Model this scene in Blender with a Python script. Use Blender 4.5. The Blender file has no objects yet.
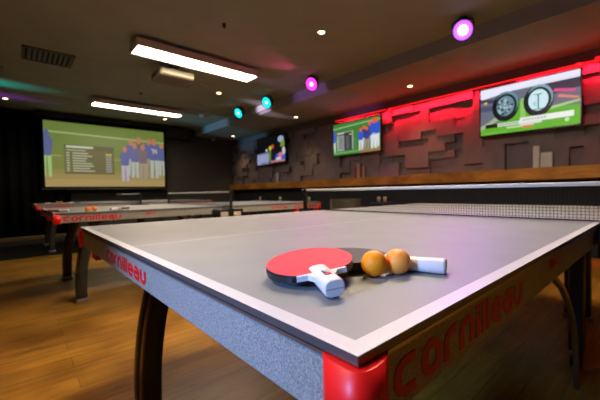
import bpy, bmesh, math, random
from mathutils import Vector, Matrix
random.seed(7)
S = bpy.context.scene
C = S.collection
PI = math.pi

# ------------------------------------------------------------------ materials
def mat(name, col, rough=.5, metal=0., emit=None, es=0., noise=None, bump=None, spec=.5, coat=0.):
    m = bpy.data.materials.new(name); m.use_nodes = True
    nt = m.node_tree; b = nt.nodes['Principled BSDF']
    b.inputs['Base Color'].default_value = (*col, 1); b.inputs['Roughness'].default_value = rough
    b.inputs['Metallic'].default_value = metal; b.inputs['Specular IOR Level'].default_value = spec
    b.inputs['Coat Weight'].default_value = coat
    if emit: b.inputs['Emission Color'].default_value = (*emit, 1); b.inputs['Emission Strength'].default_value = es
    if noise or bump:
        tc = nt.nodes.new('ShaderNodeTexCoord'); nz = nt.nodes.new('ShaderNodeTexNoise')
        nt.links.new(tc.outputs['Object'], nz.inputs['Vector'])
        sc = noise[0] if noise else bump[0]
        nz.inputs['Scale'].default_value = sc; nz.inputs['Detail'].default_value = 6
        if noise:
            r = nt.nodes.new('ShaderNodeValToRGB'); k = noise[1]
            r.color_ramp.elements[0].position = .32; r.color_ramp.elements[1].position = .68
            r.color_ramp.elements[0].color = (*[c*(1-k) for c in col], 1)
            r.color_ramp.elements[1].color = (*[min(1, c*(1+k)) for c in col], 1)
            nt.links.new(nz.outputs['Fac'], r.inputs['Fac']); nt.links.new(r.outputs['Color'], b.inputs['Base Color'])
        if bump:
            bp = nt.nodes.new('ShaderNodeBump'); bp.inputs['Strength'].default_value = bump[1]; bp.inputs['Distance'].default_value = .002
            nt.links.new(nz.outputs['Fac'], bp.inputs['Height']); nt.links.new(bp.outputs['Normal'], b.inputs['Normal'])
    return m
def lin(r, g, b): return tuple(((c/255)/12.92 if c/255 <= .04045 else ((c/255+.055)/1.055)**2.4) for c in (r, g, b))
M = {}
M['top'] = mat('table_grey', (.205, .212, .222), .46, noise=(9, .05), bump=(900, .12))
M['white'] = mat('line_white', (.52, .515, .54), .4)
M['rim'] = mat('rim_steel', (.17, .16, .17), .3, .6)
M['apron'] = mat('apron_sparkle_grey', (.36, .35, .33), .42, .25, noise=(420, .38), bump=(500, .3))
M['red'] = mat('red_plastic', (.95, .012, .010), .4)
M['lred'] = mat('lettering_red', (.72, .006, .012), .45)
M['black'] = mat('black_metal', (.012, .012, .013), .4)
M['legm'] = mat('leg_anthracite', (.055, .05, .045), .35, .5)
M['chrome'] = mat('brushed_steel', (.45, .42, .40), .3, .9)
M['netm'] = mat('net_cord', (.012, .011, .014), .8)
M['tape'] = mat('net_tape', (.92, .90, .90), .7)
M['rub'] = mat('red_rubber', (.64, .045, .065), .7, spec=.25, noise=(60, .12))
M['brub'] = mat('black_rubber', (.012, .012, .016), .45, noise=(60, .2))
M['edge'] = mat('blade_edge_black', (.012, .012, .015), .35)
M['grip'] = mat('grip_white', (.74, .68, .66), .4)
M['gripg'] = mat('grip_grey', (.45, .43, .45), .45)
M['ball'] = mat('orange_ball', (1, .30, .008), .5, spec=.3)
M['ball2'] = mat('pale_orange_ball', (1, .35, .055), .5, spec=.3)
M['carpet'] = mat('dark_carpet', (.014, .011, .010), .95, spec=.1)
M['ceil'] = mat('ceiling_paint', (.33, .325, .235), .9, noise=(3, .05))
M['soff'] = mat('soffit_paint', (.32, .31, .24), .9, noise=(3, .05))
M['bulk'] = mat('bulkhead_face', (.32, .29, .31), .8)
M['wallb'] = mat('wall_dark_brown', (.060, .052, .045), .9, noise=(30, .15))
M['wallp'] = mat('wall_panel_aubergine', (.165, .13, .155), .75, noise=(6, .1))
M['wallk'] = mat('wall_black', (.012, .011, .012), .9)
M['blackcloth'] = mat('black_cloth', (.006, .006, .006), .95, spec=.1)
M['gold'] = mat('trim_gold', (.16, .10, .04), .5)
M['casing'] = mat('fixture_casing', (.62, .50, .48), .45)
M['diff'] = mat('fixture_diffuser', (.9, .85, .7), .5, emit=(1, .90, .66), es=2.2)
M['bulb'] = mat('downlight_bulb', (1, .8, .5), .5, emit=(1, .70, .36), es=5)
M['dlrim'] = mat('downlight_rim', (.5, .42, .32), .5)
M['proj'] = mat('projector_body', (.26, .235, .16), .5)
M['projd'] = mat('projector_dark', (.22, .18, .12), .6)
M['vent'] = mat('vent_metal', (.10, .085, .065), .6)
M['ventd'] = mat('vent_void', (.01, .009, .008), .9)
M['bezel'] = mat('tv_bezel', (.008, .008, .009), .25)
M['card'] = mat('card_stock', (.55, .52, .52), .7)
M['cardr'] = mat('card_tan', (.42, .22, .16), .7)
M['cardred'] = mat('card_red', (.35, .03, .06), .7)
M['seatg'] = mat('olive_grey_vinyl', (.16, .16, .12), .6)
M['pale'] = mat('pale_wax', (.6, .52, .42), .5)
def emi(name, rgb, s):
    c = lin(*rgb); return mat(name, (0, 0, 0), .4, emit=c, es=s)
# wood floor
def wood(name, c1, c2, c3, plank, rough, axis='x', length=1.6):
    m = bpy.data.materials.new(name); m.use_nodes = True; nt = m.node_tree; b = nt.nodes['Principled BSDF']
    N = nt.nodes.new; L = nt.links.new
    tc = N('ShaderNodeTexCoord'); mp = N('ShaderNodeMapping'); L(tc.outputs['Object'], mp.inputs['Vector'])
    if axis == 'y': mp.inputs['Rotation'].default_value = (0, 0, PI/2)
    br = N('ShaderNodeTexBrick'); L(mp.outputs['Vector'], br.inputs['Vector'])
    br.inputs['Scale'].default_value = 1; br.inputs['Brick Width'].default_value = length; br.inputs['Row Height'].default_value = plank
    br.inputs['Mortar Size'].default_value = .0025; br.offset = .37
    br.inputs['Color1'].default_value = (*c1, 1); br.inputs['Color2'].default_value = (*c2, 1); br.inputs['Mortar'].default_value = (*[c*.5 for c in c1], 1)
    mp2 = N('ShaderNodeMapping'); L(mp.outputs['Vector'], mp2.inputs['Vector']); mp2.inputs['Scale'].default_value = (2, 22, 8)
    nz = N('ShaderNodeTexNoise'); L(mp2.outputs['Vector'], nz.inputs['Vector']); nz.inputs['Scale'].default_value = 1.5; nz.inputs['Detail'].default_value = 8; nz.inputs['Distortion'].default_value = .8
    nb = N('ShaderNodeTexNoise'); L(tc.outputs['Object'], nb.inputs['Vector']); nb.inputs['Scale'].default_value = 2.2; nb.inputs['Detail'].default_value = 5
    r = N('ShaderNodeValToRGB'); L(nz.outputs['Fac'], r.inputs['Fac']); r.color_ramp.elements[0].position = .3; r.color_ramp.elements[1].position = .7
    r.color_ramp.elements[0].color = (*c3, 1); r.color_ramp.elements[1].color = (1, 1, 1, 1)
    mx = N('ShaderNodeMix'); mx.data_type = 'RGBA'; mx.blend_type = 'MULTIPLY'; mx.inputs['Factor'].default_value = .75
    L(br.outputs['Color'], mx.inputs[6]); L(r.outputs['Color'], mx.inputs[7])
    r2 = N('ShaderNodeValToRGB'); L(nb.outputs['Fac'], r2.inputs['Fac']); r2.color_ramp.elements[0].position = .35; r2.color_ramp.elements[1].position = .65
    r2.color_ramp.elements[0].color = (.38, .33, .28, 1); r2.color_ramp.elements[1].color = (1, 1, 1, 1)  # broad blotches, deepened to suggest lit and dim bands of floor
    m3 = N('ShaderNodeMix'); m3.data_type = 'RGBA'; m3.blend_type = 'MULTIPLY'; m3.inputs['Factor'].default_value = .8
    L(mx.outputs[2], m3.inputs[6]); L(r2.outputs['Color'], m3.inputs[7]); L(m3.outputs[2], b.inputs['Base Color'])
    b.inputs['Roughness'].default_value = rough; b.inputs['Specular IOR Level'].default_value = .3
    return m
M['floor'] = wood('worn_wood_floor', (.60, .29, .035), (.42, .20, .026), (.5, .38, .3), .13, .35)
M['ledge'] = wood('ledge_wood', (.62, .29, .045), (.55, .24, .04), (.5, .35, .25), 3.0, .45, 'y', 2.4)

# ------------------------------------------------------------------ mesh helpers
def bx(bm, x0, x1, y0, y1, z0, z1, mi=0, bev=0):
    vs = [bm.verts.new((x, y, z)) for x in (x0, x1) for y in (y0, y1) for z in (z0, z1)]
    F = []
    for f in ((0, 1, 3, 2), (4, 6, 7, 5), (0, 4, 5, 1), (2, 3, 7, 6), (0, 2, 6, 4), (1, 5, 7, 3)):
        q = bm.faces.new([vs[i] for i in f]); q.material_index = mi; F.append(q)
    if bev:
        es = list({e for f in F for e in f.edges})
        r = bmesh.ops.bevel(bm, geom=es, offset=bev, segments=2, affect='EDGES', profile=.5)
        for f in r['faces']: f.material_index = mi
    return F
def frame_of(d):
    d = Vector(d).normalized(); a = Vector((0, 0, 1)) if abs(d.z) < .95 else Vector((0, 1, 0))
    u = d.cross(a).normalized(); v = u.cross(d).normalized(); return u, v
def ring(bm, c, u, v, ru, rv, n, ph=0):
    return [bm.verts.new(Vector(c)+u*ru*math.cos(ph+2*PI*k/n)+v*rv*math.sin(ph+2*PI*k/n)) for k in range(n)]
def bridge(bm, a, b, mi=0, sm=True):
    n = len(a)
    for k in range(n):
        f = bm.faces.new((a[k], a[(k+1) % n], b[(k+1) % n], b[k])); f.material_index = mi; f.smooth = sm
def cyl(bm, p0, p1, r0, r1=None, n=16, mi=0, cap=True):
    r1 = r0 if r1 is None else r1; p0 = Vector(p0); p1 = Vector(p1); u, v = frame_of(p1-p0)
    a = ring(bm, p0, u, v, r0, r0, n); b = ring(bm, p1, u, v, r1, r1, n); bridge(bm, a, b, mi)
    if cap:
        f = bm.faces.new(a[::-1]); f.material_index = mi; f = bm.faces.new(b); f.material_index = mi
def tube(bm, pts, r, n=10, mi=0):
    pts = [Vector(p) for p in pts]; prev = None; first = None; ref = None
    for i, p in enumerate(pts):
        d = (pts[min(i+1, len(pts)-1)]-pts[max(i-1, 0)]).normalized()
        if ref is None: ref, _ = frame_of(d)
        u = (ref-d*ref.dot(d)).normalized(); v = d.cross(u); ref = u
        q = ring(bm, p, u, v, r, r, n)
        if prev: bridge(bm, prev, q, mi)
        else: first = q
        prev = q
    for q in (first[::-1], prev):
        f = bm.faces.new(q); f.material_index = mi
def prism(bm, outline, z0, z1, mi=0, mtop=None, smooth=False):
    a = [bm.verts.new((x, y, z0)) for x, y in outline]; b = [bm.verts.new((x, y, z1)) for x, y in outline]
    bridge(bm, a, b, mi, smooth)
    f = bm.faces.new(a[::-1]); f.material_index = mi
    f = bm.faces.new(b); f.material_index = mi if mtop is None else mtop
def obj(name, bm, mats, parent=None, loc=None):
    bmesh.ops.recalc_face_normals(bm, faces=bm.faces)
    me = bpy.data.meshes.new(name); bm.to_mesh(me); bm.free()
    for m in (mats if isinstance(mats, (list, tuple)) else [mats]): me.materials.append(m)
    o = bpy.data.objects.new(name, me); C.objects.link(o)
    if parent: o.parent = parent
    if loc: o.location = loc
    return o
def B(): return bmesh.new()
def tag(o, label, cat, group=None, kind=None):
    o['label'] = label; o['category'] = cat
    if group: o['group'] = group
    if kind: o['kind'] = kind
    return o
def thing(name, label, cat, loc=(0, 0, 0), rot=(0, 0, 0), group=None):
    o = bpy.data.objects.new(name, None); C.objects.link(o); o.empty_display_size = .05
    o.location = loc; o.rotation_euler = rot
    return tag(o, label, cat, group)
def struct(name, bm, m):
    o = obj(name, bm, m); o['kind'] = 'structure'; return o
def dup(src, loc, rot=None, label=None, parent=None):
    r = src.copy(); C.objects.link(r); r.parent = parent
    if loc is not None: r.location = loc
    if rot is not None: r.rotation_euler = rot
    if label: r['label'] = label
    for ch in list(src.children): dup(ch, None, parent=r)
    return r

# ------------------------------------------------------------------ lettering
R_ = .24
def glyph(ch, w=.8):
    r = R_
    if ch == 'c': return [([(w, 1), (r, 1), (0, 1-r), (0, r), (r, 0), (w, 0)], False)], w
    if ch == 'o': return [([(r, 1), (0, 1-r), (0, r), (r, 0), (w-r, 0), (w, r), (w, 1-r), (w-r, 1)], True)], w
    if ch == 'r': return [([(0, -.1), (0, 1-r), (r, 1), (.62, 1)], False)], .55
    if ch == 'n': return [([(0, -.1), (0, 1-r), (r, 1), (w-r, 1), (w, 1-r), (w, -.1)], False)], w
    if ch == 'i': return [([(0, -.1), (0, 1.0)], False), ([(0, 1.14), (0, 1.36)], False)], 0
    if ch == 'l': return [([(0, -.1), (0, 1.36)], False)], 0
    if ch == 'e': return [([(w, 0), (r, 0), (0, r), (0, 1-r), (r, 1), (w-r, 1), (w, 1-r), (w, .48), (.1, .48)], False)], w
    if ch == 'a': return [([(.05, 1), (w-r, 1), (w, 1-r), (w, 0), (r, 0), (0, r), (0, .56), (w-.1, .56)], False)], w
    if ch == 'u': return [([(0, 1.1), (0, r), (r, 0), (w-r, 0), (w, r), (w, 1.1)], False)], w
def soften(pts, closed):
    out = []; n = len(pts); P = [Vector(p) for p in pts]
    for i in range(n):
        if not closed and i in (0, n-1): out.append(P[i]); continue
        a, c = P[i-1], P[(i+1) % n]; d1 = (P[i]-a).normalized(); d2 = (c-P[i]).normalized()
        if .3 < d1.dot(d2) < .98: out += [P[i]-d1*.09, P[i]+d2*.09]
        else: out.append(P[i])
    return out
def letter_strip(bm, pts, closed, t, sx, sy, ox, T):
    pts = soften(pts, closed)
    n = len(pts); P = [Vector(p) for p in pts]; L = []; Rr = []
    for i in range(n):
        a = P[i-1] if (i > 0 or closed) else None; c = P[(i+1) % n] if (i < n-1 or closed) else None
        d1 = (P[i]-a).normalized() if a is not None else None; d2 = (c-P[i]).normalized() if c is not None else None
        if d1 is None: d1 = d2
        if d2 is None: d2 = d1
        nn = (Vector((-d1.y, d1.x))+Vector((-d2.y, d2.x))).normalized()
        k = t/2/max(.5, nn.dot(Vector((-d1.y, d1.x))))
        L.append(P[i]+nn*k); Rr.append(P[i]-nn*k)
    def v(p, h): return bm.verts.new(T(ox+p.x*sx, p.y*sy, h))
    lt = [v(p, .0008) for p in L]; rt = [v(p, .0008) for p in Rr]; lb = [v(p, 0) for p in L]; rb = [v(p, 0) for p in Rr]
    for i in range(n if closed else n-1):
        j = (i+1) % n
        bm.faces.new((lt[i], lt[j], rt[j], rt[i])); bm.faces.new((lt[i], lb[i], lb[j], lt[j])); bm.faces.new((rt[i], rt[j], rb[j], rb[i]))
def brand_word(width, xh, T):
    """the squared lower-case word, laid out 0..width; T maps (along, up, out) to a point"""
    t = .33; gap = .17; items = []; x = t/2
    for ch in 'cornilleau':
        g, w = glyph(ch); items.append((g, x)); x += w+t+gap
    tot = x-gap-t/2; sx = width/tot; sy = xh
    bm = B()
    for g, ox in items:
        for pts, cl in g: letter_strip(bm, pts, cl, t, sx, sy, ox*sx, T)
    return bm
def text_bm(txt, width, height, T):
    cu = bpy.data.curves.new('lettering', 'FONT'); cu.body = txt; cu.extrude = .02; cu.offset = .02
    o = bpy.data.objects.new('lettering', cu); C.objects.link(o)
    bpy.context.view_layer.update()
    me = bpy.data.meshes.new_from_object(o.evaluated_get(bpy.context.evaluated_depsgraph_get()))
    bpy.data.objects.remove(o); bpy.data.curves.remove(cu)
    bm = B(); bm.from_mesh(me); bpy.data.meshes.remove(me)
    xs = [v.co.x for v in bm.verts]; ys = [v.co.y for v in bm.verts]; zs = [v.co.z for v in bm.verts]
    for v in bm.verts:
        a = (v.co.x-min(xs))/(max(xs)-min(xs))*width; b = (v.co.y-min(ys))/(max(ys)-min(ys))*height; c = (v.co.z-min(zs))/(max(zs)-min(zs))*.0008
        v.co = T(a, b, c)
    return bm

# ------------------------------------------------------------------ table tennis table (origin: near-left corner on the floor)
L_, W_, H_ = 2.74, 1.525, .76
TH = .0085
AZ0, AZ1 = .684, .749
def make_table(label):
    t = thing('table_tennis_table', label, 'table', group='table tennis tables')
    for half in (0, 1):
        bm = B()
        xs = [0, .02, L_/2-.0015] if half == 0 else [L_/2+.0015, L_-.02, L_]
        ys = [0, .02, W_/2-.002, W_/2+.002, W_-.02, W_]
        g = {}
        for i, x in enumerate(xs):
            for j, y in enumerate(ys): g[i, j] = (bm.verts.new((x, y, H_)), bm.verts.new((x, y, H_-TH)))
        for i in range(2):
            for j in range(5):
                w = j in (0, 4, 2) or (i == (0 if half == 0 else 1))
                f = bm.faces.new([g[a, b][0] for a, b in ((i, j), (i+1, j), (i+1, j+1), (i, j+1))]); f.material_index = 1 if w else 0
                f = bm.faces.new([g[a, b][1] for a, b in ((i, j), (i, j+1), (i+1, j+1), (i+1, j))]); f.material_index = 2
        edge = [(i, 0) for i in range(3)]+[(2, j) for j in range(1, 6)]+[(i, 5) for i in (1, 0)]+[(0, j) for j in range(4, 0, -1)]
        for k in range(len(edge)):
            a = g[edge[k]]; b = g[edge[(k+1) % len(edge)]]
            f = bm.faces.new((a[0], a[1], b[1], b[0])); f.material_index = 2
        obj('tabletop', bm, [M['top'], M['white'], M['rim']], t)
    ins = .004
    for e in (0, 1):                                   # end aprons
        x0, x1 = (ins, ins+.03) if e == 0 else (L_-ins-.03, L_-ins)
        bm = B(); bx(bm, x0, x1, .036, W_-.036, AZ0, AZ1-.004, 0, .002)
        bx(bm, x0+(.0 if e else -.0025), x1+(.0025 if e else 0), .036, W_-.036, AZ1-.004, AZ1, 1)
        a = obj('end_apron', bm, [M['apron'], M['chrome']], t)
        if e == 0: T = lambda s, h, o: Vector((x0-o, 1.008-s, .699+h))
        else: T = lambda s, h, o: Vector((x1+o, .52+s, .699+h))
        obj('lettering', brand_word(.412, .0245, T), M['lred'], a)
    for s in (0, 1):                                   # side aprons, two per side
        y0, y1 = (ins, ins+.03) if s == 0 else (W_-ins-.03, W_-ins)
        for half in (0, 1):
            xa, xb = (.036, L_/2-.01) if half == 0 else (L_/2+.01, L_-.036)
            bm = B(); bx(bm, xa, xb, y0, y1, AZ0, AZ1-.004, 0, .002); bx(bm, xa, xb, y0-.002*(s == 0), y1+.002*(s == 1), AZ1-.004, AZ1, 1)
            a = obj('side_apron', bm, [M['apron'], M['chrome']], t)
            def TT(along, base):
                if s == 0: return lambda u, h, o: Vector((along+u, y0-o, base+h))
                return lambda u, h, o: Vector((L_-along-u, y1+o, base+h))
            near = (half == 0) if s == 0 else (half == 1)
            if near:
                obj('lettering', brand_word(.385, .0295, TT(.055, .6985)), M['lred'], a)
                obj('lettering', text_bm('MAT', .085, .021, TT(.63, .716)), M['lred'], a)
            else:
                obj('lettering', text_bm('500', .15, .030, TT(1.96, .698)), M['lred'], a)
                obj('lettering', text_bm('M', .05, .030, TT(2.14, .698)), M['lred'], a)
                obj('lettering', brand_word(.385, .0295, TT(2.30, .6985)), M['lred'], a)
    cap = [(0, .041), (-.0045, .033), (-.007, .024), (-.008, .014), (-.0075, .006), (-.0055, -.001), (-.001, -.0055), (.006, -.0075), (.014, -.008), (.024, -.007), (.033, -.0045), (.041, 0), (.043, .034), (.034, .043)]
    for cxn in (0, 1):
        for cyn in (0, 1):
            pts = [((L_-x) if cxn else x, (W_-y) if cyn else y) for x, y in cap]
            bm = B(); prism(bm, pts, AZ0-.006, AZ1+.0005, 0, smooth=False)
            for f in bm.faces: f.smooth = len(f.verts) == 4
            obj('corner_cap', bm, M['red'], t)
    # curved legs
    for ex in (0, 1):
        sx = -1 if ex else 1; ox = L_ if ex else 0
        for yc in (.24, W_-.24):
            bm = B(); prev = None; n = 14; path = []
            for k in range(n+1):
                u = k/n; z = .03+(AZ0-.012)*u
                x = .175+.13*u**2.5
                path.append((x, z))
            for side in (-1, 1):                        # two rounded rails either side of a recessed strip
                prev = None
                for k, (x, z) in enumerate(path):
                    hw, hd = .031, .036; cy_ = yc+side*.040; r = .012
                    sec = []
                    for (qx, qy, a0) in ((1, 1, 0), (-1, 1, PI/2), (-1, -1, PI), (1, -1, 1.5*PI)):
                        for st in (0, .5, 1):
                            a = a0+st*PI/2; sec.append((qx*(hd-r)+r*math.cos(a), qy*(hw-r)+r*math.sin(a)))
                    q = [bm.verts.new((ox+sx*(x+px), cy_+py, z)) for px, py in sec]
                    if prev: bridge(bm, prev, q)
                    else: bm.faces.new(q)
                    prev = q
                bm.faces.new(prev)
            lg = obj('leg', bm, M['legm'], t)
            bm = B()
            for k in range(n):
                (xa, za), (xb, zb) = path[k], path[k+1]
                for dx in (-.028, .024):
                    vs = [bm.verts.new((ox+sx*(x+dx+e), yc+w, z)) for (x, z) in ((xa, za), (xb, zb)) for e in (0, .004) for w in (-.008, .008)]
                    for f in ((0, 1, 5, 4), (2, 6, 7, 3), (0, 4, 6, 2), (1, 3, 7, 5)): bm.faces.new([vs[i] for i in f])
            obj('leg_strip', bm, M['chrome'], lg)
            bm = B(); bx(bm, ox+sx*.175-.046, ox+sx*.175+.046, yc-.078, yc+.078, 0, .034, 0, .008)
            obj('foot', bm, M['chrome'], lg)
            bm = B(); bx(bm, ox+sx*.30-.05, ox+sx*.30+.05, yc-.075, yc+.075, AZ0-.03, AZ0+.02, 0, .006)
            obj('leg_bracket', bm, M['black'], lg)
    # folding undercarriage around the net line
    bm = B(); mx = L_/2
    for yc, s in ((.13, 1), (W_-.13, -1)):
        bx(bm, mx+s*.43-.04, mx+s*.43+.04, yc-.03, yc+.03, .09, .72, 0, .01)
        bx(bm, mx-s*.33-.02, mx-s*.33+.02, yc-.02, yc+.02, .55, .72, 0, .01)
    bx(bm, mx+.29, mx+.33, .16, W_-.16, .66, .70); bx(bm, mx-.33, mx-.29, .14, W_-.14, .66, .70); bx(bm, mx-.34, mx+.34, .30, .34, .70, .74); bx(bm, mx-.34, mx+.34, W_-.34, W_-.30, .70, .74)
    uc = obj('undercarriage', bm, M['black'], t)
    for yc, s in ((.10, 1), (W_-.10, -1)):
        pts = [(mx+s*(a-mx), yc, z) for a, z in ((.96, .69), (1.07, .635), (1.15, .58), (1.27, .525), (1.38, .45), (1.48, .355), (1.55, .25), (1.582, .13), (1.59, .0))]
        bm = B(); tube(bm, pts, .012, 10); obj('curved_strut', bm, M['chrome'], uc)
        bm = B(); cyl(bm, (mx+s*.43, yc+s*.01, .05), (mx+s*.43, yc+s*.05, .05), .05, n=24); obj('wheel', bm, M['black'], uc)
    for x in (.5, 2.24):
        bm = B(); bx(bm, x-.02, x+.02, .035, W_-.035, AZ0+.012, AZ1); obj('cross_beam', bm, M['black'], t)
    for x, yc in ((.05, W_-.035), (L_-.05, .035), (2.36, .05), (.38, W_-.05)):
        bm = B(); bx(bm, x-.02, x+.02, yc-.04, yc+.04, .655, .686, 0, .004)
        for q in (-1, 1): bx(bm, x-.012, x+.012, yc+q*.028-.011, yc+q*.028+.011, .622, .658, 0, .004)
        obj('locking_clip', bm, M['red'], t)
    return t
def make_net(label):
    t = thing('table_tennis_net', label, 'net', group='nets on the tables')
    mx = L_/2; y0, y1 = -.1525, W_+.1525
    bm = B(); z0, z1 = H_+.003, H_+.1385; d = .0007
    n = int((y1-y0)/.0125)
    for k in range(n+1):
        y = y0+.01+(y1-y0-.02)*k/n; bx(bm, mx-d, mx+d, y-d, y+d, z0, z1)
    for k in range(1, 11):
        z = z0+(z1-z0)*k/11; bx(bm, mx-d, mx+d, y0+.01, y1-.01, z-d, z+d)
    bx(bm, mx-.002, mx+.002, y0+.01, y1-.01, z0, z0+.006)
    obj('netting', bm, M['netm'], t)
    bm = B(); bx(bm, mx-.006, mx+.006, y0+.012, y1-.012, H_+.1365, H_+.1525, 0, .003); obj('tape', bm, M['tape'], t)
    for s in (-1, 1):
        yy = y0 if s < 0 else y1
        bm = B(); bx(bm, mx-.012, mx+.012, yy-.011, yy+.011, .70, H_+.153, 0, .003)
        cyl(bm, (mx, yy, H_+.143), (mx, yy+s*.022, H_+.143), .013, n=14)
        p = obj('post', bm, M['black'], t)
        bm = B(); ya, yb = sorted((yy-s*.012, (0 if s < 0 else W_)+s*.008))
        bx(bm, mx-.13, mx+.13, ya-.02, yb, .712, .732, 0, .004)
        bx(bm, mx-.13, mx-.115, ya-.02, yb, .655, .72, 0, .003); bx(bm, mx+.115, mx+.13, ya-.02, yb, .655, .72, 0, .003)
        bx(bm, mx-.025, mx+.025, ya-.02, yb, .655, .74, 0, .003); bx(bm, mx-.13, mx+.13, ya-.02, yb, .650, .657)
        obj('bracket', bm, M['black'], t)
        for q in (-1, 1):
            bm = B(); bx(bm, mx+q*.07-.04, mx+q*.07+.04, ya-.012, yb, .662, .706, 0, .004); obj('ball_holder', bm, M['pale'], t)
    return t
tables = []
TPOS = [(0, 0), (0.012, 3.0), (0.03, 6.32)]
tb = make_table('large grey table tennis table in the foreground, bats and balls by its corner'); nt0 = make_net('black net with white tape across the nearest grey table')
tl = ['', 'grey table tennis table in the middle row, between the foreground table and the farthest one', 'farthest grey table tennis table, nearest the projection screen']
nl = ['', 'net with white tape on the middle table, bracket facing the foreground table', 'small distant net on the farthest table, just below the projection screen']
for i in (1, 2):
    dup(tb, (*TPOS[i], .004*(i == 2)), label=tl[i]); dup(nt0, (*TPOS[i], .004*(i == 2)), label=nl[i])

# ------------------------------------------------------------------ bats and balls
def blade_outline(cx, r, hw, n=44, x_end=0):
    """handle comes from -x; circle centre at cx"""
    pts = []; a0 = math.radians(38)
    for k in range(n+1):
        a = -(PI-a0)+(2*(PI-a0))*k/n; pts.append((cx+r*1.02*math.cos(a), r*math.sin(a)))
    nx = cx-r-.012
    return pts+[(nx+.026, hw+.004), (nx+.006, hw), (nx+.006, -hw), (nx+.026, -hw-.004)]
def make_bat(label, r, cx, hl, rub, top_label, group='table tennis bats on the tables', grip='grip'):
    t = thing('table_tennis_bat', label, 'bat', group=group)
    # local: handle end at x=0, blade to +x, z=0 is blade mid plane
    bm = B(); prism(bm, blade_outline(cx, r, .004), -.0035, .0035); obj('blade', bm, M['edge'] if rub else M['edge'], t)
    n = 44; a0 = math.radians(32)
    for nm, z0, z1, m in (('top_rubber', .0036, .0062, rub), ('bottom_rubber', -.0062, -.0036, M['brub'])):
        bm = B(); pts = []
        for k in range(n+1):
            a = -(PI-a0)+2*(PI-a0)*k/n; pts.append((cx+(r-.0008)*1.02*math.cos(a), (r-.0008)*math.sin(a)))
        prism(bm, pts, z0, z1, 0 if nm == 'bottom_rubber' else 1, 0); obj(nm, bm, [m, M['edge']], t)
    # moulded pale collar hugging the blade throat
    bm = B(); e = cx-(r)*1.02*math.cos(a0)
    co = [(cx-r-.010, -.013), (cx-r+.003, -.021), (e-.004, -r*math.sin(a0)-.001), (e-.0005, -r*math.sin(a0)), (e-.0005, r*math.sin(a0)), (e-.004, r*math.sin(a0)+.001), (cx-r+.003, .021), (cx-r-.010, .013)]
    prism(bm, co, -.0010, .0064); obj('collar', bm, M[grip], t)
    # handle: rounded, slightly flared toward the end
    bm = B(); prev = None; n = 24; u = Vector((0, 1, 0)); v = Vector((0, 0, 1)); st = []
    x1 = hl
    for x, w, h in ((0, .0118, .0100), (.0012, .0132, .0112), (.004, .0138, .0118), (x1*.4, .0136, .0112), (x1*.8, .0138, .0108), (x1*.95, .0138, .0104), (x1, .0134, .009)):
        q = []
        for k in range(n):
            a = 2*PI*k/n; ca, sa = math.cos(a), math.sin(a)
            q.append(bm.verts.new((x, w*math.copysign(abs(ca)**.7, ca), h*math.copysign(abs(sa)**.7, sa))))
        if prev: bridge(bm, prev, q)
        else: f = bm.faces.new(q); f.material_index = 0
        prev = q
    bm.faces.new(prev)
    h = obj('handle', bm, M[grip], t)
    bm = B(); bx(bm, .001-.0016, .001, -.0125, .0125, -.0006, .0006); obj('seam', bm, M['gripg'], h)
    return t
def bat_sticker(bat, x, z):
    bm = B(); bx(bm, x, x+.018, -.0045, .0045, z, z+.0004, 0); bx(bm, x+.001, x+.0055, -.0035, .0035, z+.0004, z+.0007, 1); bx(bm, x+.007, x+.011, -.0035, -.0006, z+.0004, z+.0007, 2); bx(bm, x+.012, x+.0165, -.0035, .002, z+.0004, z+.0007, 2)
    obj('sticker', bm, [M['edge'], M['lred'], M['card']], bat)
def orient(o, end, centre):
    d = Vector(centre)-Vector(end); d.normalize()
    return d
# front bat: red rubber up, propped on the second bat
E1 = Vector((.085, .108, .7735)); C1 = Vector((.130, .2065, .7815)); dist1 = (C1-E1).length
bat1 = make_bat('bat with red rubber upward and white handle pointing at the viewer, on foreground table', .066, dist1, .072, M['rub'], None)
xd = (C1-E1).normalized(); zn = Vector((-.115, .0, 1)); zn = (zn-xd*zn.dot(xd)).normalized(); yd = zn.cross(xd)
bat1.matrix_world = Matrix(((xd.x, yd.x, zn.x, E1.x), (xd.y, yd.y, zn.y, E1.y), (xd.z, yd.z, zn.z, E1.z), (0, 0, 0, 1)))
bat_sticker(bat1, .020, .0115)
E2 = Vector((.289, .067, .7722)); C2 = Vector((.236, .224, .7722)); d2 = C2-E2
bat2 = make_bat('bat with black rubber lying under the red bat, white handle pointing right, on foreground table', .070, d2.length, .092, M['brub'], None)
bat2.location = E2; bat2.rotation_euler = (0, 0, math.atan2(d2.y, d2.x))
def make_ball(label, loc, m, r=.02):
    bm = B(); bmesh.ops.create_uvsphere(bm, u_segments=40, v_segments=24, radius=r)
    for f in bm.faces: f.smooth = True
    o = obj('table_tennis_ball', bm, m, loc=loc); tag(o, label, 'ball', 'orange table tennis balls'); return o
ba = make_ball('deep orange ball, left of the pair beside the bats on the foreground table', (.203, .140, .78), M['ball'])
bb = make_ball('paler orange ball, right of the pair touching the white bat handle on the foreground table', (.2385, .1215, .78), M['ball2'])
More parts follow.
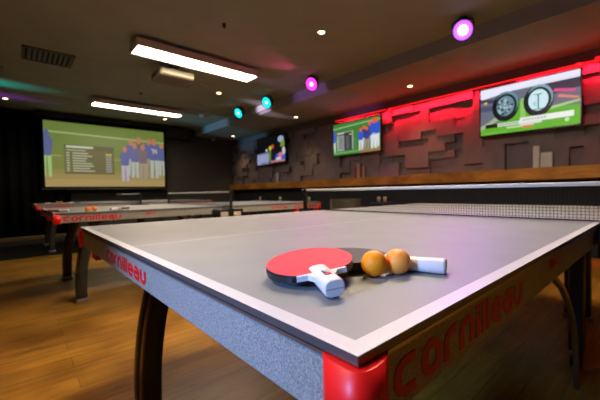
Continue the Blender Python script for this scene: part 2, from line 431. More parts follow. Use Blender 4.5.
# the same set on the two tables behind
def far_set(tx, ty, where, balls, b1, b2):
    n1 = dup(bat1, None, label='bat lying with pale handle to the left of the balls on the %s table' % where)
    n1.matrix_world = Matrix.Identity(4); n1.location = (b1[0], b1[1], H_+ty+.0118); n1.rotation_euler = (0, 0, b1[2])
    n2 = dup(bat2, (b2[0], b2[1], H_+ty+.0118), (0, 0, b2[2]), label='bat lying to the right of the balls on the %s table' % where)
    for i, (x, y) in enumerate(balls):
        o = ba.copy(); C.objects.link(o); o.location = (x, y, .78+ty)
        o['label'] = 'orange ball, %s of the two on the %s table' % (('left', 'right')[i], where)
far_set(0, 0, 'middle', ((.247, 3.19), (.292, 3.165)), (.125, 3.235, 2.5), (.40, 3.13, .9))
far_set(0, .004, 'farthest', ((.31, 6.80), (.355, 6.78)), (.22, 6.86, 2.6), (.46, 6.75, .9))

# ------------------------------------------------------------------ room
ZC, ZS, XS, XW, YB = 2.80, 2.61, 3.78, 5.10, 9.60
X0, Y0 = -3.6, -3.2
def slab(name, x0, x1, y0, y1, z0, z1, m):
    bm = B(); bx(bm, x0, x1, y0, y1, z0, z1); return struct(name, bm, m)
slab('floor', X0, XW, Y0, YB, -.1, 0, M['floor'])
slab('ceiling', X0, XS, Y0, YB, ZC, ZC+.1, M['ceil'])
bm = B(); bx(bm, XS, XW, Y0, YB, ZS, ZC+.1, 0)
for f in bm.faces:
    if f.calc_center_median().x < XS+.001: f.material_index = 1
struct('ceiling', bm, [M['soff'], M['bulk']])
slab('wall_back', X0, XW, YB, YB+.1, 0, ZC, M['wallb'])
slab('wall_right', XW, XW+.1, Y0, YB, 0, ZC, M['wallp'])
slab('wall_left', X0-.1, X0, Y0, YB, 0, ZC, M['wallb'])
slab('wall_front', X0, XW, Y0-.1, Y0, 0, ZC, M['wallb'])
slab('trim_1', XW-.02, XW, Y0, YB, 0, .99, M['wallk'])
slab('trim_7', X0, XW, 6.2, YB, 0, .004, M['carpet'])
# relief panelling
bm = B(); cw, chh = .15, .125; rows = 10; cols = int((YB-Y0)/cw); z0 = 1.165
occ = [[None]*rows for _ in range(cols)]
rnd = random.Random(11)
for i in range(cols):
    for j in range(rows):
        if occ[i][j] is not None: continue
        w = rnd.choice((1, 2, 2, 3, 3, 4)); h = rnd.choice((1, 1, 2, 2, 3))
        if rnd.random() < .30: w, h = rnd.choice(((1, 1), (1, 2), (2, 1)))
        dep = rnd.choice((.085, .10, .12, .12)) if w*h > 2 else rnd.choice((.03, .045, .06))
        while w > 1 and (i+w > cols or any(occ[i+a][j] is not None for a in range(w) if i+a < cols)): w -= 1
        for a in range(w):
            for b_ in range(h):
                if i+a < cols and j+b_ < rows and occ[i+a][j+b_] is None: occ[i+a][j+b_] = dep
for i in range(cols):
    j = 0
    while j < rows:
        k = j
        while k+1 < rows and occ[i][k+1] == occ[i][j]: k += 1
        bx(bm, XW-.01-occ[i][j], XW, Y0+i*cw, Y0+(i+1)*cw, z0+j*chh, z0+(k+1)*chh); j = k+1
struct('trim_2', bm, M['wallp'])
slab('trim_3', 4.88, XW, Y0, YB, 1.005, 1.165, M['ledge'])

# projection screen with the match broadcast
def disp(name, bm_mats, parent): pass
PAL = {}
def pal(rgb, s):
    k = (rgb, s)
    if k not in PAL: PAL[k] = emi('picture_%d_%d_%d' % rgb, rgb, s)
    return PAL[k]
class Pic:
    """flat picture on a rectangle: u to the right 0..1, v up 0..1"""
    def __init__(s, T, gain): s.T = T; s.g = gain; s.bm = B(); s.m = []; s.k = 0
    def mi(s, rgb):
        m = pal(rgb, s.g)
        if m not in s.m: s.m.append(m)
        return s.m.index(m)
    def poly(s, pts, rgb):
        s.k += 1; h = .0001*s.k
        f = s.bm.faces.new([s.bm.verts.new(s.T(min(1, max(0, u)), min(1, max(0, v)), h)) for u, v in pts]); f.material_index = s.mi(rgb)
    def rect(s, u0, v0, u1, v1, rgb): s.poly([(u0, v0), (u1, v0), (u1, v1), (u0, v1)], rgb)
    def ell(s, u, v, ru, rv, rgb, n=20): s.poly([(u+ru*math.cos(2*PI*k/n), v+rv*math.sin(2*PI*k/n)) for k in range(n)], rgb)
def player(p, u, v, h, shirt, pants, helm, wide=.125):
    w = h*wide
    p.poly([(u-w*.42, v), (u-w*.12, v), (u-w*.02, v+h*.48), (u-w*.45, v+h*.48)], pants)
    p.poly([(u+w*.42, v), (u+w*.12, v), (u+w*.02, v+h*.48), (u+w*.45, v+h*.48)], pants)
    p.poly([(u-w*.42, v+h*.45), (u+w*.42, v+h*.45), (u+w*.62, v+h*.75), (u+w*.35, v+h*.86), (u-w*.35, v+h*.86), (u-w*.62, v+h*.75)], shirt)
    p.ell(u, v+h*.91, w*.27, h*.09, helm)
def football(p, dim=1.0):
    D = lambda r, g, b: (int(r*.82+26), int(g*.82+22), int(b*.82+12))  # mutes and lifts colours: haze of the projection put into the palette
    p.rect(0, 0, 1, 1, D(92, 118, 52)); p.rect(0, .0, 1, .12, D(160, 136, 88)); p.rect(0, .12, 1, .20, D(146, 128, 78)); p.rect(0, .20, 1, .27, D(128, 124, 70))
    p.rect(0, .27, 1, .5, D(106, 118, 58)); p.poly([(0, .83), (1, .79), (1, .81), (0, .855)], D(150, 178, 120)); p.rect(0, .47, .12, .485, D(140, 170, 110)); p.rect(.45, .44, .6, .455, D(120, 150, 92))
    p.rect(.14, .20, .53, .66, D(84, 84, 52)); p.rect(.14, .58, .53, .66, D(70, 74, 48))
    p.rect(.155, .61, .36, .645, D(190, 200, 180)); p.rect(.155, .565, .30, .585, D(150, 160, 130))
    for k in range(8):
        vv = .52-.04*k; a = (.12, .15, .11, .10, .15, .16, .13, .17)[k]
        p.rect(.155, vv, .18, vv+.02, D(170, 175, 150)); p.rect(.20, vv, .20+a, vv+.02, D(165, 172, 150)); p.rect(.46, vv, .51, vv+.02, D(150, 150, 160) if k else D(190, 190, 60))
    bl, wh, hm = D(72, 84, 150), D(168, 176, 180), D(176, 110, 84)
    player(p, .018, .15, .72, bl, D(150, 190, 120), bl, .10)
    for u, v, h, sh, pa in ((.68, .20, .62, bl, wh), (.755, .17, .70, D(84, 80, 96), D(130, 120, 110)), (.85, .2, .66, bl, D(150, 130, 120)), (.975, .2, .6, bl, wh), (.625, .09, .60, bl, D(176, 170, 205)), (.715, .15, .62, D(80, 86, 150), wh), (.79, .13, .62, D(100, 90, 110), D(150, 140, 130))):
        player(p, u, v, h, sh, pa, hm)
    player(p, .90, .15, .72, bl, wh, hm)
    for (a, b_, c, d_) in ((.872, .66, .897, .675), (.889, .59, .897, .675), (.904, .62, .929, .632), (.904, .62, .910, .675), (.921, .59, .927, .675)): p.rect(a, b_, c, d_, D(205, 208, 210))
yS = 9.30
x0s, x1s, z0s, z1s = .30, 2.80, 1.105, 2.58
scr = thing('projection_screen', 'large pull-down projection screen showing a football match on the far wall', 'projection screen', (1.5, yS, z0s))
def child(name, bm, mats, par):
    o = obj(name, bm, mats); o.parent = par; o.matrix_parent_inverse = Matrix.LocRotScale(par.location, par.rotation_euler, None).inverted(); return o
bm = B(); bx(bm, x0s-.06, x1s+.06, yS+.004, yS+.012, z0s-.05, z1s+.12); child('backing', bm, M['blackcloth'], scr)
bm = B(); bx(bm, x0s-.12, x1s+.12, yS-.03, yS+.08, z1s+.1, z1s+.2, 0, .01); child('roller_case', bm, M['black'], scr)
bm = B(); bx(bm, x0s-.07, x1s+.07, yS-.008, yS+.018, z0s-.075, z0s-.045, 0, .006); child('bottom_bar', bm, M['black'], scr)
p = Pic(lambda u, v, h: Vector((x0s+(x1s-x0s)*u, yS+.003-h, z0s+(z1s-z0s)*v)), .5); football(p)
child('picture', p.bm, p.m, scr)

# black drapes left of the screen
bm = B(); prevp = None; xx = X0+.01; k = 0
top = []; bot = []
while xx < .76:
    y = 9.47+.045*math.sin(xx*31)+.02*math.sin(xx*11)
    top.append(bm.verts.new((xx, y, 2.73))); bot.append(bm.verts.new((xx, y, .03))); xx += .025
for k in range(len(top)-1):
    f = bm.faces.new((bot[k], bot[k+1], top[k+1], top[k])); f.smooth = True
cur = obj('curtain', bm, M['blackcloth']); sm = cur.modifiers.new('thick', 'SOLIDIFY'); sm.thickness = .006
tag(cur, 'floor-length black drape hanging on the far wall left of the projection screen', 'curtain')
bm = B(); bx(bm, X0, .85, 8.72, 8.80, 0, .08, 0, .01); struct('trim_4', bm, M['gold'])
# far wall panelling seams right of the screen and dark wall unit
bm = B(); bx(bm, .78, 5.0, YB-.02, YB, .10, 1.02, 0); 
for x in (.78, 1.75, 2.72, 3.7): bx(bm, x-.01, x+.01, YB-.03, YB-.02, .10, 1.02, 0)
struct('trim_5', bm, M['wallb'])
sp = thing('wall_speaker', 'black box speaker high in the far corner right of the projection screen', 'speaker', (3.2, 9.3, 2.44))
bm = B(); prism(bm, [(2.87, 9.32), (3.45, 9.25), (3.66, 9.40), (3.66, 9.6), (2.87, 9.6)], 2.46, 2.74); child('cabinet', bm, M['black'], sp)
bm = B(); bx(bm, 3.1, 3.4, 9.35, 9.6, 2.74, 2.80); child('bracket', bm, M['black'], sp)

# ------------------------------------------------------------------ televisions
def make_tv(label, y0, y1, z0, z1, xf, draw, gain, mount):
    """front face plane x=xf, facing -x; picture u runs from high y to low y"""
    t = thing('television', label, 'television', (xf, (y0+y1)/2, z0), group='wall televisions')
    bm = B(); bx(bm, xf, xf+.045, y0, y1, z0, z1, 0, .006); bx(bm, xf+.045, xf+.075, y0+.2, y1-.2, z0+.12, z1-.12, 0, .006)
    child('casing', bm, M['bezel'], t)
    bm = B(); bx(bm, xf+.075, XW-.01, (y0+y1)/2-.1, (y0+y1)/2+.1, z0+.18, z0+.44, 0, .004)
    if mount: bx(bm, xf+.05, XW-.01, y0+.02, y0+.16, z0+.05, z1-.02, 0, .01)
    child('wall_mount', bm, M['black'], t)
    e = .018
    p = Pic(lambda u, v, h: Vector((xf-.0006-h, y1-e-(y1-y0-2*e)*u, z0+e+.006+(z1-z0-2*e-.006)*v)), gain); draw(p)
    child('screen', p.bm, p.m, t)
    return t
def pic_balls(p):
    p.rect(0, 0, 1, 1, (96, 100, 116)); p.rect(0, .86, 1, 1, (206, 208, 226)); p.poly([(0, .78), (.55, .9), (1, .9), (1, 1), (0, 1)], (214, 214, 232))
    p.poly([(0, .72), (.3, .62), (.3, .70), (0, .8)], (56, 60, 84)); p.poly([(0, .52), (.3, .50), (.3, .60), (0, .64)], (70, 74, 98)); p.ell(.06, .70, .02, .025, (230, 170, 60))
    p.poly([(.7, .62), (1, .68), (1, .86), (.7, .86)], (60, 52, 66)); p.poly([(.72, .5), (1, .44), (1, .6), (.74, .64)], (104, 92, 110)); p.poly([(.76, .68), (.95, .62), (.97, .66), (.78, .73)], (206, 70, 130)); p.poly([(.80, .56), (.99, .47), (.99, .51), (.82, .61)], (200, 120, 110))
    p.poly([(0, 0), (1, 0), (1, .36), (.60, .40), (.54, .62), (.40, .62), (.28, .30), (0, .12)], (84, 158, 34)); p.poly([(.44, .2), (.50, .2), (.49, .66), (.45, .66)], (130, 180, 90))
    p.poly([(0, .1), (.22, .3), (.34, .5), (.30, .52), (.1, .28), (0, .2)], (150, 160, 130)); p.poly([(.58, .3), (1, .42), (1, .46), (.62, .38)], (150, 186, 120))
    for cx, light in ((.285, False), (.625, True)):
        p.ell(cx, .56, .148, .31, (10, 16, 22)); p.ell(cx+.012, .60, .128, .27, (90, 134, 146) if not light else (120, 160, 170)); p.ell(cx, .56, .125, .265, (12, 20, 28))
        p.ell(cx, .57, .098, .21, (100, 128, 138) if not light else (188, 216, 224))
        if light:
            p.rect(cx-.007, .41, cx+.007, .68, (70, 100, 104)); p.poly([(cx-.06, .70), (cx, .66), (cx+.06, .70), (cx, .685)], (70, 100, 104)); p.ell(cx-.035, .50, .018, .05, (160, 190, 200)); p.rect(cx-.05, .38, cx+.05, .40, (70, 100, 104))
        else:
            rr = random.Random(3)
            for k in range(26):
                a = rr.random()*6.28; q = rr.random()**.5; p.ell(cx+.085*q*math.cos(a), .57+.18*q*math.sin(a), .016, .026, (40, 62, 72) if k % 2 else (150, 176, 182), 6)
    p.rect(.06, .145, .20, .225, (12, 14, 14)); p.rect(.20, .150, .44, .215, (206, 208, 206)); p.rect(.44, .16, .95, .27, (214, 216, 212)); p.rect(.44, .12, .66, .17, (196, 198, 200))
    p.rect(.30, .085, .58, .125, (170, 196, 150)); p.rect(.47, .06, .57, .10, (214, 90, 74)); p.ell(.89, .11, .02, .04, (180, 210, 160)); p.rect(.03, .03, .3, .045, (120, 180, 90))
    for k in range(9): p.rect(.215+.024*k, .168, .232+.024*k, .198, (110, 112, 112))
    for k in range(8): p.rect(.47+.03*k, .20, .49+.03*k, .235, (150, 154, 156))
def pic_football(p):
    p.rect(0, 0, 1, 1, (62, 120, 52)); p.poly([(0, .84), (1, .90), (1, .93), (0, .87)], (150, 200, 140)); p.rect(0, .06, 1, .09, (120, 180, 110)); p.rect(0, .44, .5, .46, (130, 180, 110)); p.rect(.6, 0, 1, .08, (150, 110, 60))
    p.rect(.09, .14, .45, .72, (176, 182, 180)); p.rect(.11, .16, .25, .66, (140, 146, 146)); p.rect(.25, .14, .43, .70, (50, 54, 58)); p.rect(.09, .62, .33, .66, (40, 44, 46)); p.rect(.37, .6, .42, .64, (190, 200, 60))
    for k in range(9): p.rect(.12, .19+.045*k, .23, .205+.045*k, (70, 74, 74)); p.rect(.30, .19+.045*k, .36, .205+.045*k, (130, 136, 136))
    bl, wh, hm = (44, 84, 200), (214, 216, 220), (226, 96, 60)
    player(p, .01, .1, .7, bl, (200, 214, 200), bl)
    for u, v, h, s_, q in ((.68, .14, .66, (60, 60, 100), wh), (.80, .1, .8, (70, 76, 110), (150, 150, 170)), (.93, .12, .84, bl, wh), (.62, .08, .66, bl, wh), (.74, .08, .68, (50, 60, 130), (150, 130, 120)), (.88, .08, .88, bl, wh)):
        player(p, u, v, h, s_, q, hm, .15)
    for (a, b_, c, d_) in ((.845, .50, .875, .52), (.865, .43, .875, .52), (.885, .47, .912, .485), (.885, .47, .892, .53), (.903, .43, .910, .53)): p.rect(a, b_, c, d_, (230, 232, 236))
def pic_dark(p):
    p.rect(0, 0, 1, 1, (10, 10, 14)); p.rect(0, .02, .44, .42, (150, 156, 196)); p.poly([(0, .38), (.44, .40), (.44, .46), (0, .42)], (110, 114, 150))
    p.ell(.36, .52, .035, .06, (190, 190, 200)); p.rect(.44, .0, .60, .2, (40, 50, 60)); p.poly([(.44, .12), (.52, .12), (.52, .62), (.45, .62)], (96, 130, 40)); p.ell(.49, .58, .05, .08, (190, 200, 50)); p.ell(.58, .62, .05, .08, (200, 76, 50)); p.poly([(.52, .1), (.66, .1), (.64, .5), (.53, .5)], (26, 22, 40))
    p.poly([(.62, .05), (1, .08), (1, .36), (.70, .34)], (60, 84, 190)); p.ell(.84, .28, .07, .1, (220, 120, 110)); p.ell(.78, .15, .09, .07, (210, 200, 220)); p.ell(.95, .42, .05, .14, (200, 196, 210))
    p.ell(.86, .84, .1, .11, (150, 170, 200)); p.poly([(.84, .56), (.98, .58), (.98, .78), (.86, .74)], (120, 150, 60)); p.rect(.5, .05, .98, .12, (190, 120, 120)); p.rect(.15, .04, .5, .07, (60, 64, 80))
XT = 4.88
make_tv('largest television at the right, showing two round emblems over a stadium pitch', .555, 1.765, 1.655, 2.365, XT, pic_balls, .6, False)
make_tv('middle television above the ledge, showing blue-shirted football players', 3.565, 4.845, 1.64, 2.345, XT, pic_football, .5, False)
make_tv('farthest television near the corner, mostly dark picture with a white patch', 6.56, 7.92, 1.64, 2.43, XT, pic_dark, .45, True)

# LED strip on top of the panelling
M['led'] = mat('led_red', (.4, 0, 0), .4, emit=(1, .012, .012), es=.6)
bm = B(); bx(bm, 4.955, 4.985, -3.1, 3.43, 2.418, 2.434); bx(bm, 4.955, 4.985, 3.52, 4.85, 2.418, 2.438)
bm2 = B(); bx(bm2, 4.95, 5.09, Y0, YB, 2.415, 2.4175, 0)
struct('trim_6', bm2, M['gold'])
ls = obj('led_strip', bm, M['led']); tag(ls, 'glowing red light strip running along the top of the panelled wall', 'light strip')
bm = B(); cyl(bm, (4.94, 3.42, 2.40), (4.94, 3.36, 2.40), .028, n=14); cyl(bm, (4.94, .62, 2.41), (4.94, .56, 2.40), .03, n=14); cyl(bm, (4.94, .44, 2.43), (4.94, .36, 2.43), .03, n=14)
c_ = child('strip_connector', bm, M['led'], ls)

# things on the ledge
def card(label, y0, y1, z1, m, x=4.93, th=.012, cat='menu card', group='cards standing on the wooden ledge'):
    bm = B(); bx(bm, x, x+.035, y0, y1, 1.165, z1, 0, .002)
    o = obj('menu_card', bm, m); tag(o, label, cat, group); return o
card('tall narrow white card on the ledge below the largest television', 1.01, 1.085, 1.46, M['card'])
card('short wide white card right beside the tall white card on the ledge', .865, 1.0, 1.365, M['card'])
card('tan upright card on the ledge below the middle television, tallest there', 4.14, 4.23, 1.46, M['cardr'])
card('small tan card right of the tall tan one on the ledge', 4.02, 4.08, 1.38, M['cardr'])
card('dark red narrow card left of the tall tan one on the ledge', 4.25, 4.29, 1.38, M['cardred'])
card('thin pale card on the ledge below the farthest television', 6.98, 7.08, 1.42, M['card'])

# low seats / drinks tables by the dark wall under the ledge
def tub(label, x, y, rz):
    t = thing('tub_chair', label, 'chair', (x, y, 0), (0, 0, rz))
    bm = B(); bx(bm, -.28, .28, -.28, .28, .22, .42, 0, .04); child_l('seat', bm, M['seatg'], t)
    bm = B(); outer = [(.33*math.cos(a), .33*math.sin(a)) for a in [math.radians(-100+200*k/20) for k in range(21)]]; inner = [(x_*.82, y_*.82) for x_, y_ in outer[::-1]]
    prism(bm, outer+inner, .22, .74, 0, smooth=False); child_l('backrest', bm, M['seatg'], t)
    for a in (45, 135, 225, 315):
        bm = B(); cyl(bm, (.2*math.cos(math.radians(a)), .2*math.sin(math.radians(a)), 0), (.18*math.cos(math.radians(a)), .18*math.sin(math.radians(a)), .23), .015, .02); child_l('leg', bm, M['black'], t)
    return t
def child_l(name, bm, m, par): return obj(name, bm, m, par)
tub('low olive-grey tub chair by the wall, seen through the nearest net', 4.45, 4.15, 0)
def drinks(label, x, y, z=0):
    t = thing('drinks_table', label, 'side table', (x, y, z), group='drinks tables along the wall')
    bm = B(); cyl(bm, (0, 0, .66), (0, 0, .685), .22, n=32); child_l('table_top', bm, M['black'], t)
    bm = B(); cyl(bm, (0, 0, .02), (0, 0, .66), .025); child_l('pole', bm, M['black'], t)
    bm = B(); cyl(bm, (0, 0, 0), (0, 0, .02), .17, .15, n=28); child_l('base', bm, M['black'], t)
    return t
def tumbler(label, x, y, z=0):
    bm = B(); r0 = None; n = 16; prev = None
    for r, z in ((.025, 0), (.031, .09), (.028, .09), (.022, .008)):
        q = ring(bm, (0, 0, z), Vector((1, 0, 0)), Vector((0, 1, 0)), r, r, n)
        if prev: bridge(bm, prev, q)
        else: bm.faces.new(q)
        prev = q
    bm.faces.new(prev)
    o = obj('candle_holder', bm, M['pale'], loc=(x, y, .685+z)); tag(o, label, 'candle holder', 'pale candle holders on the drinks tables')
TB = [(4.6, 3.33, 'right of the olive tub chair'), (4.6, 5.35, 'below and left of the middle television'), (4.6, 6.45, 'just right of the farthest television'), (4.6, 7.35, 'below the farthest television')]
for x, y, w in TB: drinks('round black drinks table by the wall, '+w, x, y, .004 if y > 6.2 else 0)
tumbler('left one of two pale candle holders, on the table right of the tub chair', 4.57, 3.40); tumbler('right one of two pale candle holders, on the table right of the tub chair', 4.62, 3.30)
tumbler('pale candle holder on the table below and left of the middle television', 4.6, 5.35); tumbler('pale candle holder on the table just right of the farthest television', 4.6, 6.45, .004); tumbler('pale candle holder on the table below the farthest television', 4.6, 7.35, .004)

# ------------------------------------------------------------------ ceiling things
def fixture(label, x0, x1, y0, y1, z0, power=1):
    t = thing('fluorescent_fixture', label, 'ceiling light', ((x0+x1)/2, (y0+y1)/2, z0), group='long ceiling light fixtures')
    bm = B(); e = .018
    bx(bm, x0, x1, y0, y0+e, z0, z0+.085); bx(bm, x0, x1, y1-e, y1, z0, z0+.085); bx(bm, x0, x0+e, y0+e, y1-e, z0, z0+.085); bx(bm, x1-e, x1, y0+e, y1-e, z0, z0+.085); bx(bm, x0, x1, y0, y1, z0+.085, z0+.095)
    child('casing', bm, M['casing'], t)
    bm = B(); bx(bm, x0+e, x1-e, y0+e, y1-e, z0+.010, z0+.016); child('diffuser', bm, M['diff'], t)
    bm = B(); n = 26
    for k in range(1, n): x = x0+e+(x1-x0-2*e)*k/n; bx(bm, x-.004, x+.004, y0+e, y1-e, z0+.001, z0+.009)
    child('louvre', bm, M['casing'], t)
    for x in (x0+.35, x1-.35):
        bm = B(); cyl(bm, (x, (y0+y1)/2, z0+.09), (x, (y0+y1)/2, ZC), .01); bx(bm, x-.03, x+.03, y0+.05, y0+.09, z0+.09, z0+.11); child('hanger', bm, M['chrome'], t)
    L = bpy.data.lights.new('tube_light', 'AREA'); L.shape = 'RECTANGLE'; L.size = x1-x0-.06; L.size_y = y1-y0-.06; L.energy = FW*power; L.color = (1, .85, .63)
    o = bpy.data.objects.new('tube_light', L); C.objects.link(o); o.location = ((x0+x1)/2, (y0+y1)/2, z0+.0095); o.visible_camera = True
    return t
FW = 26
fixture('large long ceiling light above the middle table, nearest visible', .90, 2.56, 4.12, 4.46, 2.655)
fixture('long ceiling light farther back, near the projection screen', .93, 2.60, 7.30, 7.62, 2.655)
fixture('long ceiling light straight above the foreground table', .85, 2.40, .98, 1.32, 2.655, 2.2)
def downlight(x, y, z, label):
    t = thing('downlight', label, 'downlight', (x, y, z), group='small round recessed downlights')
    bm = B(); n = 24; a = ring(bm, (0, 0, -.004), Vector((1, 0, 0)), Vector((0, 1, 0)), .052, .052, n); b = ring(bm, (0, 0, -.006), Vector((1, 0, 0)), Vector((0, 1, 0)), .04, .04, n); c = ring(bm, (0, 0, 0), Vector((1, 0, 0)), Vector((0, 1, 0)), .054, .054, n)
    bridge(bm, c, a); bridge(bm, a, b); child_l('rim', bm, M['dlrim'], t)
    bm = B(); cyl(bm, (0, 0, -.0005), (0, 0, -.005), .039, n=24); child_l('bulb', bm, M['bulb'], t)
    L = bpy.data.lights.new('downlight_spot', 'SPOT'); L.energy = DW; L.color = (1, .66, .30); L.spot_size = math.radians(80); L.spot_blend = .6; L.shadow_soft_size = .03
    o = bpy.data.objects.new('downlight_spot', L); C.objects.link(o); o.location = (x, y, z-.012)
    return t
DW = 16
for x, y, z, l in ((2.53, 2.69, ZC, 'nearest recessed downlight, top centre of the ceiling'), (2.68, 5.70, ZC, 'recessed downlight beside the end of the nearest long ceiling light'), (2.63, 8.59, ZC, 'recessed downlight above the right end of the projection screen'), (-.27, 8.65, ZC, 'recessed downlight at the far left edge of the view'),
                   (4.592, 2.76, ZS, 'recessed downlight in the soffit, left of the largest television'), (4.53, 5.68, ZS, 'recessed downlight in the soffit between the middle and farthest televisions'), (4.617, 8.80, ZS, 'farthest recessed downlight in the soffit near the corner'), (-.3, 2.7, ZC, 'added downlight over the aisle beside the foreground table, outside the view'), (-.8, .35, ZC, 'added fill downlight behind the viewer, outside the view')):  # last two are unseen additions lighting the left floor and the balls
    downlight(x, y, z, l)
# vent
v = thing('ceiling_vent', 'square slatted air vent in the ceiling at upper left', 'vent', (.2, 5.67, ZC))
bm = B(); vx0, vx1, vy0, vy1 = -.07, .47, 5.40, 5.94
for a in ((vx0, vx1, vy0, vy0+.03), (vx0, vx1, vy1-.03, vy1), (vx0, vx0+.03, vy0, vy1), (vx1-.03, vx1, vy0, vy1)): bx(bm, a[0], a[1], a[2], a[3], ZC-.018, ZC)
child('frame', bm, M['vent'], v)
bm = B(); bx(bm, vx0+.02, vx1-.02, vy0+.02, vy1-.02, ZC-.003, ZC-.001); child('duct_opening', bm, M['ventd'], v)
for k in range(9):
    x = vx0+.055+k*.054; bm = B(); vs = [bm.verts.new(q) for q in ((x, vy0+.03, ZC-.016), (x, vy1-.03, ZC-.016), (x+.032, vy1-.03, ZC-.004), (x+.032, vy0+.03, ZC-.004), (x+.003, vy0+.03, ZC-.016), (x+.003, vy1-.03, ZC-.016), (x+.035, vy1-.03, ZC-.004), (x+.035, vy0+.03, ZC-.004))]
    for f in ((0, 1, 2, 3), (7, 6, 5, 4), (0, 4, 5, 1), (2, 6, 7, 3), (1, 5, 6, 2), (0, 3, 7, 4)): bm.faces.new([vs[i] for i in f])
    child('slat', bm, M['vent'], v)
v = thing('ceiling_hatch', 'small square access panel in the ceiling beside the projector', 'access panel', (2.24, 5.63, ZC))
bm = B(); bx(bm, 2.11, 2.37, 5.37, 5.88, ZC-.012, ZC, 0, .003); child('panel', bm, M['ceil'], v)
v = thing('ceiling_speaker', 'small olive square speaker grille in the ceiling at the left edge of the view', 'ceiling speaker', (-.4, 6.9, ZC))
bm = B(); bx(bm, -.5, -.255, 6.5, 7.0, ZC-.03, ZC, 0, .004); child('grille', bm, M['proj'], v)
# projector
pr = thing('projector', 'ceiling projector with pale front, hanging behind the nearest long ceiling light', 'projector', (1.5, 4.8, 2.5))
bm = B(); bx(bm, 1.31, 1.76, 4.62, 5.05, 2.545, 2.655, 0, .02); child('body', bm, M['projd'], pr)
bm = B(); bx(bm, 1.325, 1.765, 4.605, 4.62, 2.56, 2.655, 0, .008); child('lit_front', bm, M['proj'], pr)  # front paler than the body: the fixture's light put into its colour
bm = B(); cyl(bm, (1.45, 5.05, 2.6), (1.45, 5.09, 2.6), .04, n=20); child('lens', bm, M['bezel'], pr)
bm = B(); cyl(bm, (1.53, 4.85, 2.655), (1.53, 4.85, ZC), .025); bx(bm, 1.40, 1.66, 4.72, 4.98, ZC-.012, ZC); child('mount', bm, M['black'], pr)
def small_disc(name, label, x, y, z, r, h, m, cat):
    bm = B(); cyl(bm, (0, 0, 0), (0, 0, -h*.6), r, r*.95, n=20); cyl(bm, (0, 0, -h*.6), (0, 0, -h), r*.7, r*.4, n=20)
    o = obj(name, bm, m, loc=(x, y, z)); tag(o, label, cat); return o
small_disc('smoke_detector', 'pale smoke detector on the ceiling just above the bulkhead end', 3.16, 7.6, ZC, .07, .05, M['card'], 'smoke detector')
small_disc('sprinkler_head', 'tiny dark sprinkler head on the ceiling right of the nearest long light', 1.58, 3.28, ZC, .022, .05, M['black'], 'sprinkler')
small_disc('ceiling_sensor', 'tiny dark sensor on the ceiling between the projector and the far light', 1.58, 6.63, ZC, .03, .03, M['black'], 'sensor')
small_disc('motion_sensor', 'small pale round sensor high on the far wall near the corner', 4.34, 9.545, 2.605, .06, .07, M['card'], 'sensor')
eb = thing('bulkhead_box', 'white rectangular box on the bulkhead face between the two cyan lamps', 'box', (XS, 5.8, 2.67))
bm = B(); bx(bm, XS-.06, XS, 5.38, 6.26, 2.655, 2.79, 0, .008); child('housing', bm, M['card'], eb)
bm = B()
for k in range(5): bx(bm, XS-.063, XS-.06, 5.95, 6.18, 2.68+k*.018, 2.686+k*.018)
child('grille', bm, M['gripg'], eb)

# stage lamps
def par(label, loc, aim, rgb, es, energy, spot=70, inner=.03):
    t = thing('stage_lamp', label, 'stage lamp', loc, group='coloured LED stage lamps along the bulkhead')
    d = Vector(aim).normalized(); u, w = frame_of(d)
    bm = B(); n = 24; prev = None
    for s, r in ((-.15, .02), (-.145, .066), (-.10, .090), (0, .108), (.012, .112)):
        q = ring(bm, d*s, u, w, r, r, n)
        if prev: bridge(bm, prev, q)
        else: bm.faces.new(q)
        prev = q
    q = ring(bm, d*.012, u, w, .103, .103, n); bridge(bm, prev, q); q2 = ring(bm, d*(-.002), u, w, .101, .101, n); bridge(bm, q, q2); bm.faces.new(q2)
    child_l('housing', bm, M['black'], t)
    m = mat('lamp_lens', (0, 0, 0), .3, emit=rgb, es=es)
    mw = mat('lamp_led', (0, 0, 0), .3, emit=tuple(min(1, c*.35+.65) for c in rgb), es=es*2.5)
    bm = B(); q = ring(bm, d*.001, u, w, .101, .101, n); q2 = ring(bm, d*.004, u, w, .099, .099, n); bridge(bm, q, q2); bm.faces.new(q2)
    k = 0
    for rr, cnt in ((0, 1), (.022, 6), (.047, 12), (.074, 18)):
        for i in range(cnt):
            a = 2*PI*i/cnt; c = u*rr*math.cos(a)+w*rr*math.sin(a)
            q = ring(bm, c+d*.0045, u, w, .0105, .0105, 10); f = bm.faces.new(q); f.material_index = 1 if rr < inner else 2
    child_l('lens', bm, [m, mw, mat('lamp_led_tint', (0, 0, 0), .3, emit=rgb, es=es*1.6)], t)
    bm = B()
    side = Vector((0, 0, 1)).cross(d).normalized(); up = ZC-loc[2]
    for s in (-1, 1): tube(bm, [side*s*.105+d*(-.03), side*s*.108+Vector((0, 0, up*.6))+d*(-.03), side*s*.03+Vector((0, 0, up-.02))+d*(-.03)], .008, 6)
    cyl(bm, Vector((0, 0, up-.03))+d*(-.03), Vector((0, 0, up))+d*(-.03), .045, n=16); child_l('yoke', bm, M['black'], t)
    L = bpy.data.lights.new('stage_beam', 'SPOT'); L.energy = energy; L.color = rgb; L.spot_size = math.radians(spot); L.spot_blend = .5; L.shadow_soft_size = .012
    o = bpy.data.objects.new('stage_beam', L); C.objects.link(o); o.location = Vector(loc)+d*.03; o.rotation_euler = d.to_track_quat('-Z', 'Y').to_euler()
    return t
CY = (.0, .80, .85); MG = (1, .03, .75); VI = (.42, .08, 1)
par('violet stage lamp blazing toward the viewer, nearest of the lamps', (3.46, 1.40, 2.65), (-3.2, -1.2, -1.75), VI, 1.1, 45, 50, .06)
par('magenta stage lamp on the ceiling, between the violet and the cyan lamps', (3.40, 3.86, 2.66), (-1, -.30, -.50), MG, 1.2, 20)
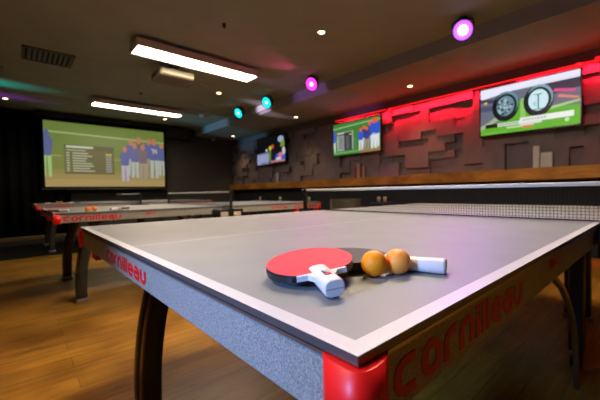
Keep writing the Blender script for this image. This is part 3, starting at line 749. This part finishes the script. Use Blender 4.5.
par('cyan stage lamp just right of the white bulkhead box', (3.45, 5.25, 2.66), (-1, -.25, -.50), CY, .9, 14)
par('farthest cyan stage lamp, left of the white bulkhead box', (3.45, 6.36, 2.66), (-1, -.25, -.50), CY, .9, 12)

def spot(name, loc, aim, col, e, ang, blend=.5, r=.05):
    L = bpy.data.lights.new(name, 'SPOT'); L.energy = e; L.color = col; L.spot_size = math.radians(ang); L.spot_blend = blend; L.shadow_soft_size = r
    o = bpy.data.objects.new(name, L); C.objects.link(o); o.location = loc; d = Vector(aim)-Vector(loc); o.rotation_euler = d.to_track_quat('-Z', 'Y').to_euler(); return o
def area(name, loc, aim, col, e, sx, sy):
    L = bpy.data.lights.new(name, 'AREA'); L.shape = 'RECTANGLE'; L.size = sx; L.size_y = sy; L.energy = e; L.color = col
    o = bpy.data.objects.new(name, L); C.objects.link(o); o.location = loc; d = Vector(aim)-Vector(loc); o.rotation_euler = d.to_track_quat('-Z', 'Y').to_euler(); return o
spot('ball_fill_spot', (-1.2, .9, 2.76), (.2, .15, .76), (1, .80, .56), 75, 40, .7, .08)  # unseen warm fill, added to brighten the fronts of the balls
# blue stage lamp behind the viewer, washing the end of the foreground table
spot('stage_beam_blue', (-1.4, .20, 1.30), (0, .36, .70), (.20, .44, 1), 95, 44, 1, .12)
# teal and violet beams grazing the ceiling at far left, magenta one by its lamp
spot('stage_beam_teal', (-3.4, 7.3, 2.30), (-1.53, 7.42, 2.80), (0, .85, .8), 1300, 17, .9, .03)
spot('stage_beam_purple', (-3.4, 8.0, 2.30), (-1.53, 8.25, 2.80), (.45, .05, 1), 900, 17, .9, .03)
spot('box_fill_lavender', (-3.2, 5.6, 1.1), (3.78, 5.82, 2.70), (.85, .7, 1), 1500, 4.6, .8, .05)  # unseen spot added to brighten the white bulkhead box
spot('bulkhead_fill_blue_green', (-3.2, 6.6, 1.1), (3.78, 8.2, 2.70), (.25, .7, 1), 420, 14, .8, .05)  # unseen spot added to tint the far bulkhead face
spot('bulkhead_fill_mauve', (-3.2, 5.0, 1.1), (3.78, 4.3, 2.70), (.7, .3, 1), 300, 10, .8, .05)  # unseen spot added to tint the nearer bulkhead face
spot('stage_beam_pink', (3.3, 3.86, 2.58), (2.4, 3.8, 2.80), (1, .08, .3), 8, 50, .8, .05)
spot('stage_beam_violet', (3.40, 1.42, 2.58), (4.88, 3.55, 1.08), (.5, .05, 1), 25, 12, .9, .02)
# red wash of the strip down the panelling
area('strip_wash', (4.875, 2.45, 2.43), (5.05, 2.45, 1.9), (1, .01, .03), 36, .02, 4.6)
bpy.data.objects['strip_wash'].rotation_euler = (0, math.radians(-33), 0); bpy.data.lights['strip_wash'].spread = math.radians(105)

w = bpy.data.worlds.new('World'); S.world = w; w.use_nodes = True
w.node_tree.nodes['Background'].inputs[0].default_value = (.5, .4, .35, 1); w.node_tree.nodes['Background'].inputs[1].default_value = .008

# ------------------------------------------------------------------ camera
cx, cy, cz, yaw, pitch, roll, fpx, px, py = (-1.93139835e-01, -1.66950590e-01, 8.91195451e-01, 8.13315609e-01, -3.07198314e-02, -1.65231907e-02, 3.25034440e+02, 2.29575996e+01, 1.74500025e+00)
fw = Vector((math.cos(yaw)*math.cos(pitch), math.sin(yaw)*math.cos(pitch), math.sin(pitch)))
r = Vector((math.sin(yaw), -math.cos(yaw), 0)); u = r.cross(fw)
r2 = math.cos(roll)*r+math.sin(roll)*u; u2 = -math.sin(roll)*r+math.cos(roll)*u
cam = bpy.data.cameras.new('camera'); co = bpy.data.objects.new('camera', cam); C.objects.link(co)
co.matrix_world = Matrix(((r2.x, u2.x, -fw.x, cx), (r2.y, u2.y, -fw.y, cy), (r2.z, u2.z, -fw.z, cz), (0, 0, 0, 1)))
cam.sensor_width = 36; cam.lens = fpx/600*36; cam.shift_x = -px/600; cam.shift_y = py/600; cam.clip_start = .02
cam.dof.use_dof = True; cam.dof.focus_distance = .47; cam.dof.aperture_fstop = 7.0
S.camera = co
S.view_settings.view_transform = 'Standard'; S.view_settings.look = 'None'; S.view_settings.gamma = 1; S.view_settings.use_curve_mapping = False
S.view_settings.exposure = 1.0
